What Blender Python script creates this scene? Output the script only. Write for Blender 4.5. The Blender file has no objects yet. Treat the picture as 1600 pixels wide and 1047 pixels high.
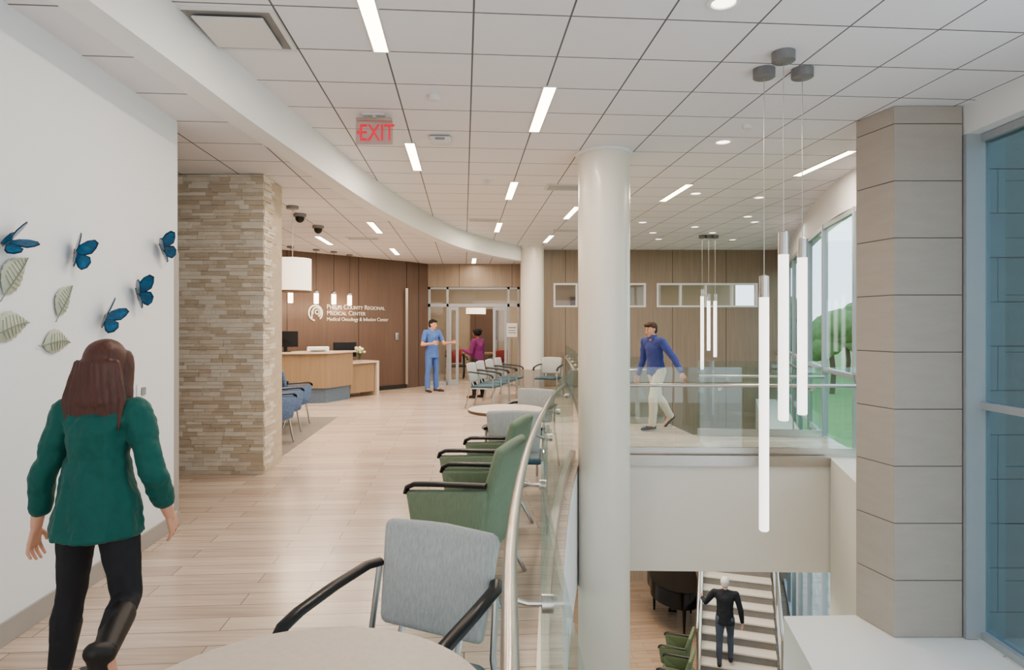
import bpy, bmesh, math, random
from mathutils import Vector, Matrix, Euler, Quaternion
random.seed(7)
V=Vector
scene=bpy.context.scene
COL=scene.collection
try: scene.view_settings.look='AgX - Medium High Contrast'
except Exception: pass
# ---------------------------------------------------------------- materials
def srgb(r,g,b):
    f=lambda c:((c/255)/12.92 if c/255<=.04045 else ((c/255+.055)/1.055)**2.4)
    return (f(r),f(g),f(b),1)
class NT:
    def __init__(s,name):
        s.m=bpy.data.materials.new(name); s.m.use_nodes=True
        s.t=s.m.node_tree; s.b=s.t.nodes['Principled BSDF']; s.o=s.t.nodes['Material Output']
    def n(s,typ,**k):
        x=s.t.nodes.new(typ)
        for a,b in k.items(): setattr(x,a,b)
        return x
    def l(s,a,b): s.t.links.new(a,b)
    def coord(s,scale=(1,1,1),rot=(0,0,0)):
        c=s.n('ShaderNodeTexCoord'); m=s.n('ShaderNodeMapping')
        m.inputs['Scale'].default_value=scale; m.inputs['Rotation'].default_value=rot
        s.l(c.outputs['Object'],m.inputs['Vector']); return m.outputs['Vector']
    def mix(s,f,a,b,blend='MIX'):
        x=s.n('ShaderNodeMix',data_type='RGBA',blend_type=blend)
        for i,v in ((0,f),(6,a),(7,b)):
            if isinstance(v,(int,float,tuple)): x.inputs[i].default_value=v
            else: s.l(v,x.inputs[i])
        return x.outputs[2]
    def math(s,op,a,b=0.0):
        x=s.n('ShaderNodeMath',operation=op)
        for i,v in ((0,a),(1,b)):
            if isinstance(v,(int,float)): x.inputs[i].default_value=v
            else: s.l(v,x.inputs[i])
        return x.outputs[0]
def dk(c,k): return (c[0]*k,c[1]*k,c[2]*k,1)
def M(name,col,rough=.5,metal=0,scale=(8,8,8),amt=.12,bump=.0,bs=60,emis=0,sheen=0,coat=0):
    t=NT(name); t.b.inputs['Roughness'].default_value=rough; t.b.inputs['Metallic'].default_value=metal
    vec=t.coord(scale); nz=t.n('ShaderNodeTexNoise'); nz.inputs['Scale'].default_value=1; nz.inputs['Detail'].default_value=3
    t.l(vec,nz.inputs['Vector'])
    c=t.mix(nz.outputs['Fac'],dk(col,1-amt),dk(col,1+amt)); t.l(c,t.b.inputs['Base Color'])
    if bump:
        n2=t.n('ShaderNodeTexNoise'); n2.inputs['Scale'].default_value=bs
        v2=t.coord((1,1,1)); t.l(v2,n2.inputs['Vector'])
        b=t.n('ShaderNodeBump'); b.inputs['Strength'].default_value=bump; b.inputs['Distance'].default_value=.01
        t.l(n2.outputs['Fac'],b.inputs['Height']); t.l(b.outputs['Normal'],t.b.inputs['Normal'])
    if emis:
        t.b.inputs['Emission Color'].default_value=col; t.b.inputs['Emission Strength'].default_value=emis
    if coat: t.b.inputs['Coat Weight'].default_value=coat
    if sheen: t.b.inputs['Sheen Weight'].default_value=sheen
    return t.m
def EM(name,col,s,base=(.8,.8,.8,1)):
    t=NT(name); t.b.inputs['Base Color'].default_value=base
    t.b.inputs['Emission Color'].default_value=col; t.b.inputs['Emission Strength'].default_value=s
    return t.m
def glassmat(name,tint,gl=.08,rough=.02,edge=.35):
    t=NT(name); tr=t.n('ShaderNodeBsdfTransparent'); tr.inputs['Color'].default_value=tint
    g=t.n('ShaderNodeBsdfGlossy'); g.inputs['Roughness'].default_value=rough; g.inputs['Color'].default_value=(.9,.95,1,1)
    lw=t.n('ShaderNodeLayerWeight'); lw.inputs['Blend'].default_value=.25
    f=t.math('ADD',t.math('MULTIPLY',lw.outputs['Facing'],edge),gl*.5)
    mx=t.n('ShaderNodeMixShader'); t.l(f,mx.inputs[0]); t.l(tr.outputs[0],mx.inputs[1]); t.l(g.outputs[0],mx.inputs[2])
    t.l(mx.outputs[0],t.o.inputs['Surface']); return t.m
TH=math.atan(.075)
def ceilmat(name,col):
    t=NT(name); c=t.n('ShaderNodeTexCoord'); sp=t.n('ShaderNodeSeparateXYZ'); t.l(c.outputs['Object'],sp.inputs[0])
    a=t.math('LESS_THAN',t.math('PINGPONG',sp.outputs[0],.305),.0062)
    b=t.math('LESS_THAN',t.math('PINGPONG',sp.outputs[1],.305),.0062)
    f=t.math('MAXIMUM',a,b)
    nz=t.n('ShaderNodeTexNoise'); nz.inputs['Scale'].default_value=90; t.l(c.outputs['Object'],nz.inputs['Vector'])
    base=t.mix(nz.outputs['Fac'],dk(col,.96),dk(col,1.03))
    t.l(t.mix(f,base,srgb(112,110,110)),t.b.inputs['Base Color']); t.b.inputs['Roughness'].default_value=.9
    return t.m
m_ceil=ceilmat('ceiling_tile',srgb(234,232,235))
def floormat(name,c1,c2,c3):
    t=NT(name); vec=t.coord((1,1,1),(0,0,-TH))
    br=t.n('ShaderNodeTexBrick'); t.l(vec,br.inputs['Vector'])
    br.inputs['Scale'].default_value=1; br.inputs['Brick Width'].default_value=.92; br.inputs['Row Height'].default_value=.155
    br.inputs['Mortar Size'].default_value=.003; br.inputs['Color1'].default_value=c1; br.inputs['Color2'].default_value=c2; br.inputs['Mortar'].default_value=c3
    br.offset=.37; br.inputs['Bias'].default_value=-.1
    v2=t.coord((1.6,30,1),(0,0,-TH)); nz=t.n('ShaderNodeTexNoise'); nz.inputs['Scale'].default_value=1; nz.inputs['Detail'].default_value=5; t.l(v2,nz.inputs['Vector'])
    f=t.mix(nz.outputs['Fac'],(.64,.62,.61,1),(1.32,1.32,1.31,1))
    t.l(t.mix(1.0,br.outputs['Color'],f,'MULTIPLY'),t.b.inputs['Base Color'])
    t.b.inputs['Roughness'].default_value=.25
    return t.m
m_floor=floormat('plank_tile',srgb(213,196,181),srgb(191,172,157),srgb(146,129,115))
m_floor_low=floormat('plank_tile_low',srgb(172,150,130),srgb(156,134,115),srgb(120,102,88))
def woodmat(name,col,seam=0):
    t=NT(name); vec=t.coord((45,45,1.2)); nz=t.n('ShaderNodeTexNoise'); nz.inputs['Scale'].default_value=1; nz.inputs['Detail'].default_value=4
    t.l(vec,nz.inputs['Vector']); c=t.mix(nz.outputs['Fac'],dk(col,.72),dk(col,1.28))
    if seam:
        cc=t.n('ShaderNodeTexCoord'); sp=t.n('ShaderNodeSeparateXYZ'); t.l(cc.outputs['Object'],sp.inputs[0])
        f=t.math('LESS_THAN',t.math('PINGPONG',sp.outputs[0],seam/2),.008)
        g=t.math('LESS_THAN',t.math('PINGPONG',sp.outputs[2],2.04),.008)
        c=t.mix(t.math('MAXIMUM',f,g),c,dk(col,.35))
    t.l(c,t.b.inputs['Base Color']); t.b.inputs['Roughness'].default_value=.42
    return t.m
m_wood=woodmat('walnut_panel',srgb(112,90,77),1.2)
m_wood2=woodmat('oak_panel',srgb(156,139,122),1.38)
m_desk=woodmat('desk_wood',srgb(160,136,110))
m_white=M('white_paint',srgb(238,238,237),.6,amt=.01)
m_wallL=M('white_wall',srgb(236,237,239),.65,amt=.01)
m_cream=M('cream_paint',srgb(234,228,218),.6,amt=.01)
m_base=M('grey_baseboard',srgb(172,165,158),.5,amt=.03)
m_col=M('pearl_column_paint',srgb(232,226,215),.3,amt=.015,coat=.15)
m_cmu=M('limestone_block',srgb(178,169,160),.8,scale=(3,3,14),amt=.08,bump=.25,bs=70)
m_cmu_joint=M('mortar_joint',srgb(112,105,98),.9)
m_alu=M('aluminium_frame',srgb(176,180,184),.4,.2,amt=.03)
m_steel=M('brushed_steel',srgb(198,193,187),.28,1,amt=.04)
m_chrome=M('satin_nickel',srgb(190,190,188),.3,1,amt=.03)
m_black=M('black_polymer',srgb(26,25,26),.35,amt=.1)
m_dark=M('dark_metal',srgb(60,58,57),.4,.3)
m_grayfab=M('grey_fabric',srgb(184,186,184),.85,scale=(170,170,6),amt=.3,bump=.3,bs=250,sheen=.15)
m_greenfab=M('green_fabric',srgb(126,140,116),.85,scale=(160,160,20),amt=.22,bump=.3,bs=220,sheen=.15)
m_teal=M('teal_vinyl',srgb(56,88,102),.4,amt=.08)
m_bluefab=M('blue_pattern_fabric',srgb(94,114,146),.8,scale=(50,50,50),amt=.7,bump=.2,bs=120)
m_brownvinyl=M('brown_vinyl',srgb(124,78,54),.45,amt=.1)
m_tabletop=M('table_laminate',srgb(216,200,184),.4,scale=(60,60,60),amt=.09)
m_tableedge=M('table_edge',srgb(130,106,86),.5)
m_glass=glassmat('railing_glass',(.89,.94,.925,1),.08)
m_wglass=glassmat('window_glass',(.90,.96,.97,1),.04,edge=.12)
m_wglassn=glassmat('tinted_window_glass',(.45,.56,.60,1),.25)
m_dglass=glassmat('door_glass',(.94,.95,.95,1),.06)
m_canopy=M('pendant_canopy_metal',srgb(138,136,136),.45,.4)
m_strip=EM('strip_light_emitter',(1,.86,.68,1),8)
m_tube=EM('pendant_acrylic',(1,.92,.86,1),1.7)
m_shade=EM('drum_shade_fabric',(1,.82,.6,1),1.4)
m_smallsh=EM('small_pendant_glass',(1,.82,.62,1),5)
m_down=EM('downlight_lens',(1,.88,.74,1),4)
m_ventw=M('vent_white',srgb(222,220,218),.5,amt=.01)
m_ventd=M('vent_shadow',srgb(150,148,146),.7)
m_red=EM('exit_red',(.80,.04,.07,1),.5,srgb(205,40,55))
m_plate=glassmat('exit_plate',(.84,.74,.76,1),.25,.1)
m_carpet=M('carpet_loops',srgb(130,124,117),1,scale=(30,60,30),amt=.35)
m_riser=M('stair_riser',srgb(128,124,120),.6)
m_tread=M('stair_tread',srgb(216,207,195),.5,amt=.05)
m_paper=M('paper_white',srgb(238,238,236),.7,amt=.01)
m_tile=M('blue_mosaic',srgb(104,120,136),.4,scale=(60,60,60),amt=.5)
m_leafart=M('sage_ceramic',srgb(180,184,166),.45,scale=(40,40,40),amt=.1)
m_vein=M('sage_vein',srgb(142,148,130),.6)
m_bfly=M('butterfly_blue',srgb(24,94,132),.2,scale=(30,30,30),amt=.95,coat=.5)
m_bfly2=M('butterfly_teal_edge',srgb(14,42,70),.3,scale=(30,30,30),amt=.5)
m_piano=M('piano_black_lacquer',srgb(9,8,9),.15,amt=.05)
m_gold=M('sign_metal',srgb(240,234,224),.4,.2,amt=.02)
m_skinA=M('skin_light',srgb(216,164,138),.5,amt=.04)
m_skinB=M('skin_brown',srgb(124,80,58),.5,amt=.04)
m_lip=M('lip',srgb(160,90,82),.5)
m_eye=M('eye_white',srgb(235,232,228),.2,amt=.01)
m_iris=M('iris_dark',srgb(40,28,22),.2)
m_brick=M('ledgestone',srgb(219,206,188),.85,scale=(7,7,18),amt=.18,bump=.4,bs=45)
m_brickb=M('ledgestone_tan',srgb(203,187,166),.85,scale=(7,7,18),amt=.18,bump=.4,bs=45)
m_brickc=M('ledgestone_pale',srgb(230,220,205),.85,scale=(7,7,18),amt=.14,bump=.4,bs=45)
m_grass=M('lawn',srgb(118,148,88),.95,scale=(.5,.5,.5),amt=.25)
m_tree=M('tree_foliage',srgb(108,134,86),.95,scale=(2,2,2),amt=.4,bump=1,bs=8)
m_bark=M('bark',srgb(90,74,60),.9)
m_ext=M('exterior_stone',srgb(158,156,152),.85,scale=(2,2,8),amt=.1)
# ---------------------------------------------------------------- geometry
def _ico(n):
    b=bmesh.new(); bmesh.ops.create_icosphere(b,subdivisions=n,radius=1); r=[v.co.copy() for v in b.verts]; b.free(); return r
ICO={1:_ico(1),2:_ico(2),3:_ico(3)}
class G:
    def __init__(s): s.v=[]; s.f=[]; s.m=[]; s.cm=0
    def add(s,vs,fs,T=None):
        o=len(s.v)
        s.v+= [tuple(T@V(p)) if T else tuple(p) for p in vs]
        s.f+= [tuple(i+o for i in f) for f in fs]; s.m+=[s.cm]*len(fs); return s
    def mat(s,i): s.cm=i; return s
    def box(s,a,b,T=None):
        x0,y0,z0=a; x1,y1,z1=b
        return s.add([(x0,y0,z0),(x1,y0,z0),(x1,y1,z0),(x0,y1,z0),(x0,y0,z1),(x1,y0,z1),(x1,y1,z1),(x0,y1,z1)],
          [(0,3,2,1),(4,5,6,7),(0,1,5,4),(1,2,6,5),(2,3,7,6),(3,0,4,7)],T)
    def hull(s,ells,sub=2,T=None):
        b=bmesh.new()
        for c,r in ells:
            r=(r,r,r) if isinstance(r,(int,float)) else r
            for p in ICO[sub]: b.verts.new((c[0]+p.x*r[0],c[1]+p.y*r[1],c[2]+p.z*r[2]))
        bmesh.ops.convex_hull(b,input=b.verts)
        loose=[v for v in b.verts if not v.link_faces]
        bmesh.ops.delete(b,geom=loose,context='VERTS')
        b.verts.index_update()
        s.add([v.co.copy() for v in b.verts],[[v.index for v in f.verts] for f in b.faces],T); b.free(); return s
    def rbox(s,a,b,r=.02,T=None,sub=1):
        e=[((x,y,z),r) for x in (a[0]+r,b[0]-r) for y in (a[1]+r,b[1]-r) for z in (a[2]+r,b[2]-r)]
        return s.hull(e,sub,T)
    def prism(s,poly,z0,z1,T=None):
        n=len(poly)
        A=sum(poly[i][0]*poly[(i+1)%n][1]-poly[(i+1)%n][0]*poly[i][1] for i in range(n))
        if A<0: poly=poly[::-1]
        vs=[(p[0],p[1],z0) for p in poly]+[(p[0],p[1],z1) for p in poly]
        fs=[tuple(range(n))[::-1],tuple(range(n,2*n))]+[(i,(i+1)%n,(i+1)%n+n,i+n) for i in range(n)]
        return s.add(vs,fs,T)
    def cyl(s,p0,p1,r0,r1=None,n=20):
        r1=r0 if r1 is None else r1
        p0=V(p0);p1=V(p1); d=(p1-p0).normalized(); q=d.to_track_quat('Z','Y').to_matrix()
        vs=[]
        for p,r in ((p0,r0),(p1,r1)):
            for i in range(n):
                a=2*math.pi*i/n; vs.append(p+q@V((math.cos(a)*r,math.sin(a)*r,0)))
        return s.add(vs,[tuple(range(n))[::-1],tuple(range(n,2*n))]+[(i,(i+1)%n,(i+1)%n+n,i+n) for i in range(n)])
    def lathe(s,prof,c=(0,0,0),n=32):
        vs=[];fs=[];k=len(prof)
        for r,z in prof:
            for i in range(n):
                a=2*math.pi*i/n; vs.append((c[0]+r*math.cos(a),c[1]+r*math.sin(a),c[2]+z))
        for j in range(k-1):
            for i in range(n): fs.append((j*n+i,j*n+(i+1)%n,(j+1)*n+(i+1)%n,(j+1)*n+i))
        fs.append(tuple(range(n))[::-1]); fs.append(tuple(range((k-1)*n,k*n)))
        return s.add(vs,fs)
    def tube(s,pts,r,n=10,fl=(1,1)):
        pts=[V(p) for p in pts]; vs=[];fs=[];up=V((0,0,1)); prev=None
        for i,p in enumerate(pts):
            t=(pts[min(i+1,len(pts)-1)]-pts[max(i-1,0)]).normalized()
            if prev is None:
                ref=V((1,0,0)) if abs(t.z)>.9 else up
                a=t.cross(ref).normalized()
            else: a=(prev-t*prev.dot(t)).normalized()
            prev=a; b=t.cross(a)
            for k in range(n):
                w=2*math.pi*k/n; vs.append(p+a*math.cos(w)*r*fl[0]+b*math.sin(w)*r*fl[1])
        m=len(pts)
        for j in range(m-1):
            for k in range(n): fs.append((j*n+k,j*n+(k+1)%n,(j+1)*n+(k+1)%n,(j+1)*n+k))
        fs.append(tuple(range(n))[::-1]); fs.append(tuple(range((m-1)*n,m*n)))
        return s.add(vs,fs)
    def wall(s,p,q,th,z0,z1):
        p=V((p[0],p[1]));q=V((q[0],q[1])); d=(q-p).normalized(); nn=V((-d.y,d.x))*th
        return s.prism([tuple(p),tuple(q),tuple(q+nn),tuple(p+nn)],z0,z1)
    def mesh(s,name,mats,smooth=True,ang=35):
        me=bpy.data.meshes.new(name); me.from_pydata(s.v,[],s.f)
        for m in mats: me.materials.append(m)
        me.polygons.foreach_set('material_index',s.m)
        me.validate(); me.update()
        b=bmesh.new(); b.from_mesh(me); bmesh.ops.recalc_face_normals(b,faces=b.faces); b.to_mesh(me); b.free()
        if smooth:
            me.polygons.foreach_set('use_smooth',[True]*len(me.polygons)); me.set_sharp_from_angle(angle=math.radians(ang))
        return me
def tag(o,label=None,category=None,group=None,kind=None):
    if label:o['label']=label
    if category:o['category']=category
    if group:o['group']=group
    if kind:o['kind']=kind
    return o
def OB(name,data,parent=None,loc=(0,0,0),rot=(0,0,0),**k):
    o=bpy.data.objects.new(name,data); COL.objects.link(o)
    o.location=loc; o.rotation_euler=rot
    if parent:o.parent=parent
    return tag(o,**k)
def EMP(name,loc=(0,0,0),rot=(0,0,0),**k):
    o=OB(name,None,None,loc,rot,**k); o.empty_display_size=.1; return o
def part(name,g,mats,parent,smooth=True,ang=35,loc=(0,0,0),rot=(0,0,0),**k):
    if not isinstance(mats,(list,tuple)): mats=[mats]
    return OB(name,g.mesh(name,mats,smooth,ang),parent,loc,rot,**k)
def struct(name,g,mats,smooth=False,**k):
    return part(name,g,mats,None,smooth,kind='structure',**k)
def copytree(o,parent=None):
    c=o.copy(); COL.objects.link(c)
    if parent: c.parent=parent
    for ch in list(o.children): copytree(ch,c)
    return c
def dup(o,loc,rz,label=None):
    c=copytree(o); c.location=loc; c.rotation_euler=(0,0,rz)
    if label:c['label']=label
    return c
def catmull(P,n=8):
    P=[V((p[0],p[1])) for p in P]; out=[]
    for i in range(len(P)-1):
        a=P[max(i-1,0)];b=P[i];c=P[i+1];d=P[min(i+2,len(P)-1)]
        for k in range(n):
            t=k/n; out.append(.5*((2*b)+(c-a)*t+(2*a-5*b+4*c-d)*t*t+(3*b-a-3*c+d)*t**3))
    out.append(P[-1]); return out
def offs(P,d):
    out=[]
    for i,p in enumerate(P):
        t=(P[min(i+1,len(P)-1)]-P[max(i-1,0)]).normalized(); out.append(p+V((t.y,-t.x))*d)
    return out
T2=lambda L:[(p.x,p.y) for p in L]
# ---------------------------------------------------------------- curves
R=catmull([(.02,-1.5),(.0,0),(-.005,1.34),(.0,2.2),(.06,3.3),(.17,4.5),(.35,6.0),(.52,7.1),(.62,7.6)],8)
EDGE=offs(R,.2); GL=offs(R,.1)
W=catmull([(4.1,-2),(4.12,2),(4.16,5.7),(4.25,7.9),(4.55,9.3),(5.25,11.5),(6.35,14.6),(7.05,16.6)],6)
A=catmull([(-2.1,-2.5),(-2.1,1),(-2.04,3.82),(-2.0,5.42),(-1.78,8.9),(-1.23,12.3),(-.6,14.2),(.25,15.8)],8)
# floors
mainp=T2(EDGE)[:-1]+[(.83,7.68),(3.78,7.6),(4.22,7.5),(4.45,9.05),(2.6,9.22),(2.5,10.4),(1.15,10.4),(1.3,13),(1.45,16.5),(1.45,21),(-9,21),(-9,-2),(EDGE[0].x,-2)]
struct('floor',G().prism(mainp,-.06,0),[m_floor])
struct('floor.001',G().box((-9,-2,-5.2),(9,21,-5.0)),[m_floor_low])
# slab fascia
g=G().prism(T2(offs(R,.195))+T2(offs(R,-.2))[::-1],-1.37,-.062); struct('trim_1',g,[m_white],True)
g=G().prism([(.9,7.7),(3.78,7.62),(4.2,7.6),(4.3,8.95),(2.7,9.1),(2.4,10.3),(1.0,10.3)],-1.37,-.062); struct('trim_2',g,[m_cream])
g=G().prism([(.1,10.3),(1.05,10.3),(1.25,13),(1.4,16.5),(.1,16.5)],-1.37,-.062); struct('trim_3',g,[m_cream])
g=G().prism([(.84,7.66),(3.78,7.58),(3.78,7.61),(.84,7.69)],-.1,.02); struct('trim_4',g,[m_steel])
struct('wall_return',G().prism([(3.78,7.6),(3.435,6.37),(3.7,6.4),(4.1,6.6),(4.2,7.5)],-5,0),[m_cream])
struct('wall_ledge',G().prism([(2.58,6.08),(2.41,5.12),(2.2,3.5),(2.1,-2),(4.05,-2),(4.1,5.6),(3.98,6.34),(3.25,6.1)],-5,-1.185),[m_white])
# ceilings (grid frame object)
Rz=Matrix.Rotation(TH,3,'Z'); org=Rz@V((.06,5.2,0))
def ceil(name,poly,z0,z1):
    inv=Rz.inverted(); q=[]
    for x,y in poly:
        p=inv@V((x,y,0)); q.append((p.x-.06,p.y-5.2))
    g=G().prism(q,0,z1-z0); o=struct(name,g,[m_ceil],loc=(org.x,org.y,z0),rot=(0,0,TH)); return o
ceil('ceiling',T2(A)+[(.3,17),(7.3,17)]+T2(W)[::-1],3.52,3.6)
ceil('ceiling.001',[(-9,-2.5)]+T2(offs(A,-.1))+[(.3,17),(.3,21),(-9,21)],3.18,3.24)
ceil('ceiling.002',[(.32,16.95),(7.3,16.95),(7.3,21),(.32,21)],3.1,3.16)
struct('trim_5',G().prism(T2(A)+T2(offs(A,-.19))[::-1],3.16,3.52),[m_white],True)
# left wall
def wl(y): return -2.51-.063*(y-3.135)
struct('wall_left',G().prism([(wl(-2),-2),(wl(5.03),5.03),(wl(5.03)-.16,5.03),(wl(-2)-.16,-2)],0,3.18),[m_wallL])
struct('baseboard_left',G().prism([(wl(-2)+.015,-2),(wl(5.03)+.015,5.04),(wl(5.03)-.17,5.04),(wl(5.03)-.17,5.032),(wl(5.03)+.001,5.032),(wl(-2)+.001,-2)],.001,.115),[m_base])
struct('trim_6',G().prism([(wl(5.03)+.006,4.97),(wl(5.03)+.006,5.04),(wl(5.03)-.1,5.04),(wl(5.03)-.1,5.033),(wl(5.03)+.001,5.033),(wl(5.03)+.001,4.97)],.13,2.15),[m_base])
struct('wall_west',G().box((-9,-2,0),(-8.9,21,3.18)),[m_cream])
struct('wall_sky_block',G().box((-9,-2.7,-5),(4.3,-2.55,3.6)),[m_cream])  # unseen wall added behind the camera to block open sky fill
# reception wood wall + corner
struct('wall_reception',G().wall((-6.1,12.18),(-2.65,16.1),.15,0,3.18),[m_wood])
struct('wall_corner',G().prism([(-2.64,16.09),(-2.2,16.75),(-2.2,17.1),(-2.9,17.1)],0,3.18),[m_wood])
struct('trim_7',G().prism([(-2.66,16.0),(-2.62,16.04),(-2.60,16.0)],.1,2.5),[m_steel])
struct('baseboard_reception',G().wall((-6.09,12.16),(-2.64,16.08),.012,.001,.1),[m_dark])
# storefront
struct('wall_header',G().box((-2.2,16.75,2.58),(.5,16.95,3.18)),[m_wood2])
def bar(g,x0,x1,z0,z1,y=16.8,d=.09): g.box((x0,y,z0),(x1,y+d,z1))
g=G()
for x in (-2.2,-1.72,-.12,.14): bar(g,x,x+.055,0,2.58)
bar(g,-2.2,.2,2.52,2.58); bar(g,-2.2,.2,2.06,2.14); bar(g,-2.2,-1.7,0,.1)
wn=struct('window_1',g,[m_alu]); part('glass_pane',G().box((-2.14,16.84,.1),(-1.72,16.85,2.06)).box((-2.14,16.84,2.14),(.14,16.85,2.52)),m_dglass,wn,False)
for i,(a,b,y) in enumerate(((-1.66,-1.4,16.76),(-.5,-.13,16.76))):
    g=G(); bar(g,a,a+.07,0.005,2.05,y,.04); bar(g,b-.07,b,0.005,2.05,y,.04); bar(g,a+.07,b-.07,1.97,2.05,y,.04); bar(g,a+.07,b-.07,0.005,.15,y,.04)
    d=struct('door_%d'%(i+1),g,[m_alu]); part('glass_pane',G().box((a+.07,y+.015,.15),(b-.07,y+.025,1.97)),m_dglass,d,False)
    part('handle',G().cyl((a+.1,y-.03,.9),(a+.1,y-.03,1.2),.01),m_steel,d)
# right wood wall with clerestory
g=G(); y0,y1=16.5,16.62
g.box((.5,y0,-5),(7.1,y1,2.04)).box((.5,y0,2.66),(7.1,y1,3.52))
for a,b in ((.5,1.07),(1.69,1.73),(3.45,3.73),(6.33,7.1)): g.box((a,y0,2.04),(b,y1,2.66))
struct('wall_back',g,[m_wood2])
struct('wall_pier',G().box((.2,16.65,0),(.5,17,3.52)),[m_wood2])
for i,(a,b,ms) in enumerate(((1.07,1.69,[]),(1.73,3.45,[2.3,2.9]),(3.73,6.33,[4.35,5.0,5.68]))):
    g=G(); f=.045
    g.box((a,y0-.02,2.04),(b,y1,2.04+f)).box((a,y0-.02,2.66-f),(b,y1,2.66)).box((a,y0-.02,2.04+f),(a+f,y1,2.66-f)).box((b-f,y0-.02,2.04+f),(b,y1,2.66-f))
    for x in ms: g.box((x-.02,y0-.02,2.04+f),(x+.02,y1,2.66-f))
    w=struct('window_%d'%(i+2),g,[m_white]); part('glass_pane',G().box((a+f,16.56,2.04+f),(b-f,16.57,2.66-f)),m_dglass,w,False)
# rooms beyond
struct('wall_beyond',G().box((-9,20.9,0),(7.3,21,3.2)),[M('beyond_wall_paint',srgb(186,170,150),.7,amt=.02)])
struct('floor.002',G().box((1.46,16.65,-.06),(7.3,21,0)),[m_floor])
struct('door_3',G().box((-1.35,20.84,.005),(-.45,20.89,2.1)),[m_wood]); struct('door_4',G().box((1.9,20.84,.005),(3.1,20.89,2.5)),[m_wood])
# curtain wall
def bay(n,p,q,z0,z1,hs,glass,dp=1.0):
    g=G(); p=V((p[0],p[1]));q=V((q[0],q[1])); d=(q-p).normalized(); nr=V((d.y,-d.x))
    def seg(a,b,za,zb,w0,w1): 
        g.prism([tuple(a+nr*w0*dp),tuple(b+nr*w0*dp),tuple(b+nr*w1*dp),tuple(a+nr*w1*dp)],za,zb)
    seg(p,p+d*.065,z0,z1,-.06,.1)
    for h in [z0,z1-.07]+hs: seg(p+d*.065,q,h,h+.065,-.04,.08)
    w=struct('window_%d'%n,g,[m_alu])
    g=G(); g.prism([tuple(p+d*.065),tuple(q),tuple(q+nr*.01),tuple(p+d*.065+nr*.01)],z0+.07,z1-.07); part('glass_pane',g,glass,w,False)
wi=10
pts=[(4.1,-2),(4.11,.6),(4.13,3.2),(4.16,5.66)]
for i in range(3):
    bay(wi,pts[i],pts[i+1],-1.18,3.26,[.84],m_wglassn); wi+=1
struct('window_8',G().box((3.99,5.62,-1.18),(4.2,5.75,3.26)),[m_alu])
def wat(y):
    for a,b in zip(W,W[1:]):
        if a.y<=y<=b.y: return a.lerp(b,(y-a.y)/(b.y-a.y))
ys=[6.45,7.9,9.35,10.8,12.25,13.7,15.1,16.45]
for a,b in zip(ys,ys[1:]):
    bay(wi,tuple(wat(a)),tuple(wat(b)),-5,3.05,[-.1,.9],m_wglass,.5); wi+=1
wf=[p for p in W if p.y>6.3]
struct('wall_right',G().prism([(4.18,6.3)]+T2(wf)+T2(offs(wf,.2))[::-1]+[(4.38,6.3)],3.05,3.52).prism([(3.95,-2),(4.3,-2),(4.35,6.3),(4.0,6.3)],3.26,3.52),[m_white])
# interior window handrail
e=EMP('window_handrail',(0,0,0),label='curved stainless handrail along the window wall',category='handrail')
wr=[p for p in offs(W,-.22) if 9.1<p.y<16.2]
part('handrail',G().tube([(p.x,p.y,.86) for p in wr],.022,12),m_steel,e)
for p in wr[::5]:
    part('rail_post',G().cyl((p.x,p.y,-.3),(p.x,p.y,.85),.012,n=10),m_steel,e)
struct('trim_8',G().prism(T2([p for p in offs(W,-.08) if 9.1<p.y<16.4])+T2([p for p in offs(W,-.7) if 9.3<p.y<16.4])[::-1],-1.3,-.3),[m_white])
# limestone pier
g=G().mat(0); pier=[(3.38,5.66),(3.98,5.66),(3.98,6.35),(3.28,6.1)]
cx,cy=3.66,5.95
def sc(poly,k): return [((x-cx)*k+cx,(y-cy)*k+cy) for x,y in poly]
z=-1.18; g.mat(1).prism(sc(pier,.985),-1.18,3.5)
g.mat(0); h=.505
while z<3.5:
    t=min(z+h-.008,3.515); g.prism(pier,z+.0,t); z+=h
OB('stone_pier',g.mesh('stone_pier',[m_cmu,m_cmu_joint],False),label='tall grey limestone block pier beside the window wall',category='column')
# stacked stone pier
g=G(); x0,x1=-4.6,-2.63; yA,yB=6.78,7.4
g.mat(1).box((x0,yA+.02,0),(x1-.03,yB,3.17))
z=0
while z<3.17:
    h=random.choice((.03,.038,.048)); zt=min(z+h,3.175)
    x=x1
    while x>x0:
        L=random.uniform(.08,.26); xa=max(x-L,x0); d=random.uniform(0,.018)
        g.mat(random.choice((0,1,2))); g.box((xa+.001,yA-d,z+.001),(x-.001,yA+.03,zt-.001)); x=xa
    y=yA-.0
    while y<yB:
        L=random.uniform(.08,.24); yb=min(y+L,yB); d=random.uniform(0,.016)
        g.mat(random.choice((0,1,2))); k=-(y-yA)*.14
        g.box((x1-.06+k,y+.001,z+.001),(x1+d+k-.005,yb-.001,zt-.001)); y=yb
    z=zt
OB('stacked_stone_column',g.mesh('stacked_stone_column',[m_brick,m_brickb,m_brickc],False),label='square column clad in beige stacked ledgestone',category='column')
# round columns
def column(x,y,zb,lab):
    r=EMP('round_column',(x,y,zb),label=lab,category='column')
    H=3.52-zb
    part('column_shaft',G().lathe([(.29,0),(.29,H-.02)],n=56),m_col,r)
    part('column_collar',G().lathe([(.31,H-.03),(.325,H-.02),(.325,H-.001)],n=56),m_white,r)
    return r
column(1.04,7.24,-5.0,'tall round pearl-white column rising past the bridge')
c2=column(.5,15.85,0,'round white column at end of curved soffit')
part('column_base',G().lathe([(.3,0.001),(.3,.5)],n=56),m_base,c2)
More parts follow.
